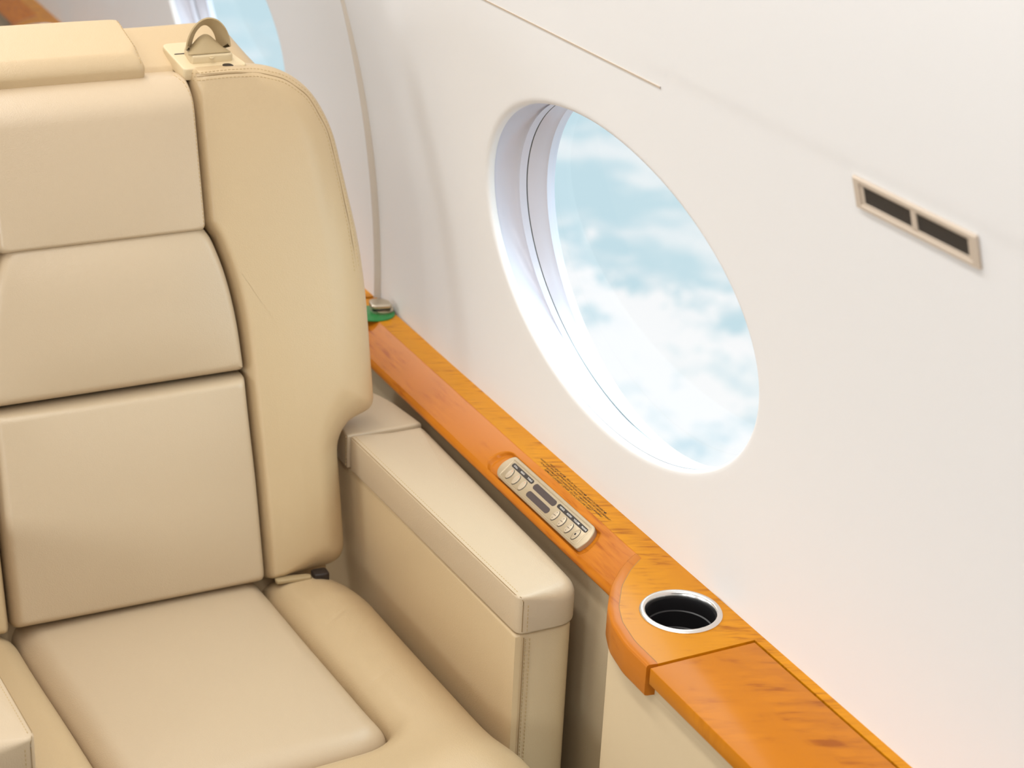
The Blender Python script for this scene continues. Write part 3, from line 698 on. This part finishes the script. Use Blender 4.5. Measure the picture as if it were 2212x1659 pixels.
# seat cushion
inner = [(.418, 2.10), (.4245, 1.97, .05), (.433, 1.86, .05), (.4425, 1.70, .05), (.450, 1.655, .05), (.62, 1.664, .05), (.735, 1.670, .05), (.768, 1.690, .035), (.7625, 1.735, .03), (.7585, 1.80, .04), (.7505, 1.93, .05), (.7445, 2.10)]
IP = smooth_closed(resample(round_poly(inner), .004), 2)
def cush_h(Q, d):
    ins = inside(Q, IP); di = segdist(Q, IP)
    h = np.where(ins, -.030-.0*di, -.028*(1-qarc(di/.030)))
    x, y = Q[:, 0], Q[:, 1]
    h = h+.010*np.exp(-((x-.812)/.04)**2)*np.clip((2.08-y)/.10, 0, 1)*(~ins)
    h = h+.006*np.exp(-((x-.37)/.035)**2)*(~ins)
    h = h+.010*np.exp(-((y-1.585)/.05)**2)*(~ins)
    # light creases in the side roll
    for (cx_, cy_, an, am) in ((.80, 1.93, .5, .0010), (.81, 1.885, .9, .0008), (.79, 1.78, .3, .0006), (.37, 1.80, 2.6, .0008), (.385, 1.76, 2.5, .0008)):
        u_ = (x-cx_)*math.cos(an)+(y-cy_)*math.sin(an); v_ = -(x-cx_)*math.sin(an)+(y-cy_)*math.cos(an)
        h = h-am*np.exp(-(v_/.0035)**2-(u_/.03)**2)
    return h
co = [(.285, 2.10, .03), (.325, 1.51, .07), (.60, 1.475, .2), (.905, 1.490, .05), (.888, 1.66, .03), (.879, 1.86, .05), (.874, 2.02, .06), (.83, 2.098, .03)]
cb = Pad(co, (0, 0, .432), (1, 0, 0), (0, 1, 0), .0, .05, 0, .12, .0035, hfun=lambda Q, d: cush_h(Q, d)-.055*(1-qarc(d/.065)))
mb = MB(); cb.mesh(mb, 'leather', 150); mb.build('cushion_border', ST)
cpad_o = inset_line(IP, .0008)
cp = Pad([tuple(p) for p in cpad_o[::3]], (0, 0, .400), (1, 0, 0), (0, 1, 0), .030, .030, .013, .02, .005)
mb = MB(); cp.mesh(mb, 'leather_light', 50); mb.build('seat_cushion', ST)
# seat base
mb = MB(); prism(mb, [(.31, 1.56, .03), (.87, 1.56, .03), (.87, 2.16, .03), (.29, 2.16, .03)], .14, .33, 'leather', .01, .01, 3, step=.02); mb.build('seat_base', ST)
mb = MB(); prism(mb, [(.42, 1.70, .03), (.74, 1.70, .03), (.74, 2.06, .03), (.42, 2.06, .03)], 0, .145, 'gold', .005, .005, 3, step=.02); mb.build('pedestal', ST)
# armrests
def armrest(inner_b, inner_f, outer_b, outer_f, yb, yf, full):
    s = 1 if outer_f > inner_f else -1
    def O_(l): return l if s > 0 else l[::-1]
    A_ = ST
    body = O_([(inner_b, yb+.16, .003), (inner_f-.0005*s, yf+.004, .006), (outer_f-.006*s, yf+.002, .020), (outer_b-.002*s, yb+.05, .01), (outer_b-.022*s, yb+.16, .02)])
    mb = MB(); prism(mb, body, .16, .5485, 'leather', .004, .01, 4, step=.006)
    # front corner seam with double stitching
    fx = inner_f+.012*s
    for dx in (0, .0055*s):
        zz = np.arange(.30, .543, .0052)
        for z in zz: rbox(mb, (fx+dx-.00035, yf+.0012, z), (fx+dx+.00035, yf+.0024, z+.0030), 'stitch')
    rbox(mb, (fx-.0026*s-.0004, yf+.001, .30), (fx-.0026*s+.0004, yf+.0023, .545), 'seam')
    o = mb.build('armrest_body', A_, sharp=50)
    pad = O_([(inner_b, yb, .003), (inner_f, yf, .010), (outer_f, yf-.002, .034), (outer_f+.003*s, yf+.08, .05), (outer_b, yb, .012)])
    # rounded more on the outer side: build as rings by hand
    P = smooth_closed(resample(round_poly(pad), .004), 1)
    rings = []
    nseg = 10
    xin = lambda y: inner_f+(inner_b-inner_f)*(y-yf)/(yb-yf)
    rad = .0035+.0135*np.clip(((P[:, 0]-xin(P[:, 1]))*s-.006)/.05, 0, 1)
    z0, z1 = .5505, .6000
    rb = .003
    t = np.roll(P, -1, 0)-np.roll(P, 1, 0); t /= np.linalg.norm(t, axis=1)[:, None]; nr = np.stack([-t[:, 1], t[:, 0]], 1)
    for k in range(4): a = k/3*math.pi/2; rings.append(np.c_[P+nr*rb*(1-math.sin(a)), np.full(len(P), z0+rb*(1-math.cos(a)))])
    for k in range(nseg+1):
        a = k/nseg*math.pi/2; rings.append(np.c_[P+nr*(rad*(1-math.cos(a)))[:, None], z1-rad*(1-math.sin(a))])
    top = rings[-1]; c = top.mean(0); c[0] = np.mean(P[:, 0])
    for f in (.97, .93, .85, .7, .5, .25):
        R_ = c+(top-c)*f; R_[:, 2] = z1+.0022*(1-f*f); rings.append(R_)
    mb = MB(); G = np.array(rings); mb.grid(G, 'leather_light', closed=True); n = len(P)
    mb.v.append(tuple((c[0], c[1], z1+.0022))); ci = len(mb.v)-1; b = n*(len(rings)-1)
    for j in range(n): mb.f.append((b+j, b+(j+1) % n, ci)); mb.m.append(0)
    mb.f.append(tuple(range(n))[::-1]); mb.m.append(0)
    # seam line and stitches along the inner top edge
    ys_ = np.linspace(yb-.006, yf+.012, 60)
    path = np.array([(xin(y)+.0012*s, y, z1-.0009) for y in ys_]+[(inner_f+.004*s, yf+.003, z1-.001)]+[(inner_f+.006*s, yf+.0006, z) for z in np.linspace(z1-.006, z0+.004, 8)])
    sweep(mb, path, .0005, 'seam', 5)
    y = yb-.008
    while y > yf+.012:
        x = xin(y)+.0056*s; rbox(mb, (x-.00045, y-.0030, z1-.0006), (x+.00045, y, z1+.0004), 'stitch'); y -= .0052
    for z in np.arange(z0+.004, z1-.010, .0052): rbox(mb, (fx-.0004, yf-.0008, z), (fx+.0004, yf+.0006, z+.003), 'stitch')
    mb.build('armrest_pad', A_, sharp=50)
    # fixed block behind the pad, under the wing
    blk = O_([(inner_b, yb+.16, .003), (inner_b-.0005*s, yb+.005, .003), (outer_b-.0005*s, yb+.005, .004), (outer_b-.012*s, yb+.10, .03), (outer_b-.04*s, yb+.16, .02)])
    mb = MB(); prism(mb, blk, .5495, .5975, 'leather_light', .004, .001, 5, step=.006)
    for k in range(9): z = .552+k*.005; rbox(mb, (inner_b-.0008*s-.0004, yb+.0092, z), (inner_b-.0008*s+.0004, yb+.0100, z+.003), 'stitch')
    mb.build('armrest_block', A_, sharp=50)
armrest(.8815, .8970, .9900, .9800, 2.100, 1.638, True)
armrest(.3120, .3370, .2250, .2450, 2.100, 1.585, False)
# shoulder belt guide on the shelf
S1 = np.array((0, 2.207, 1.0830)); sv = np.array((0, .1, .022)); sv /= np.linalg.norm(sv)
bp = Pad([(.699, -.010, .004), (.782, -.010, .006), (.762, .062, .012), (.692, .062, .012)], S1, (1, 0, 0), sv, .003, .0015, 0, .012, .002)
mb = MB(); bp.mesh(mb, 'beltplate', 8); plate_o = mb.build('belt_guide_plate', ST)
def SP(x, v, h=0): return S1+np.array((x, 0, 0))+sv*v+np.cross((1, 0, 0), sv)*h
mb = MB(); prism(mb, [(.700, .0295, .001), (.7145, .0295, .001), (.7145, .0315, .001), (.700, .0315, .001)], .0028, .0036, 'label', .0002, .0002, 1, frame=(S1, (1, 0, 0), sv), step=.002); mb.build('belt_slot', plate_o, smooth=False); mb = MB()
prism(mb, [(.748, -.012, .004), (.764, -.012, .004), (.760, -.004, .004), (.750, -.004, .004)], .0028, .0036, 'label', .0002, .0002, 1, frame=(S1, (1, 0, 0), sv), step=.002); mb.build('belt_slot', plate_o, smooth=False)
mb = MB(); prism(mb, [(.7125, .002, .003), (.7660, .002, .003), (.7640, .032, .003), (.7125, .032, .003)], .002, .0135, 'beltplate', .003, .001, 4, frame=(S1, (1, 0, 0), sv), step=.004); blk = mb.build('belt_guide_block', ST)
mb = MB(); lathe(mb, SP(.7385, .0015, .010), [(.0030, -.0005), (.0030, .0006), (.0022, .0010), (.0018, .0002), (.001, .0002)], 'beltplate', 20); mb.build('belt_guide_stud', blk)
# webbing flap (saddle) and standing loop
mb = MB(); G = []
for i in range(21):
    t = i/20; x = .709+t*.054; b_ = math.sin(math.pi*t)
    row = []
    for j in range(9):
        s_ = j/8; row.append(SP(x+(.5-t)*.018*s_, .004+.020*s_, .0135+.0020+b_*.0155*math.sin(s_*math.pi/2)))
    G.append(row)
G = np.array(G); mb.grid(G, 'belt'); mb.grid(G-np.array((0, 0, .0012)), 'belt', flip=True)
rim = [G[:, 0], G[:, 0]-np.array((0, 0, .0012))]; mb.grid(np.array(rim), 'belt'); mb.build('belt_flap', ST, sharp=70)
mb = MB(); path = []
for a in np.linspace(-.12, math.pi+.12, 40):
    x = .7370+.0225*math.cos(a)*(1-.15*math.sin(a)); h = .015+.0330*max(0, math.sin(a))**.85; path.append(SP(x, .020+.004*math.sin(a), h))
path = np.array(path)
for sgn in (1,):
    G = []
    for i in range(len(path)):
        t = path[min(i+1, 39)]-path[max(i-1, 0)]; t /= np.linalg.norm(t); nrm = np.cross(t, np.array((0, 1, 0))); nrm /= np.linalg.norm(nrm)
        tw = math.radians(35); wd = np.array((0, 1., 0))*math.cos(tw)+nrm*math.sin(tw); hw_ = .0105; th = .0009
        a0 = np.cross(wd, t); a0 /= np.linalg.norm(a0)
        G.append([path[i]+wd*hw_+a0*th, path[i]-wd*hw_+a0*th, path[i]-wd*hw_-a0*th, path[i]+wd*hw_-a0*th])
    mb.grid(np.array(G), 'belt', closed=True)
mb.build('belt_loop', ST, sharp=50)
# lap belt end tucked between back and cushion
mb = MB(); prism(mb, [(.755, 2.038, .004), (.803, 2.032, .004), (.803, 2.042, .004), (.757, 2.052, .004)], .434, .4400, 'belt', .002, .002, 3, step=.004); mb.build('buckle_tongue', ST)
mb = MB(); prism(mb, [(.805, 2.030, .004), (.826, 2.028, .004), (.827, 2.046, .004), (.806, 2.048, .004)], .430, .4420, 'label', .002, .002, 3, step=.004); mb.build('seat_belt_buckle', ST)
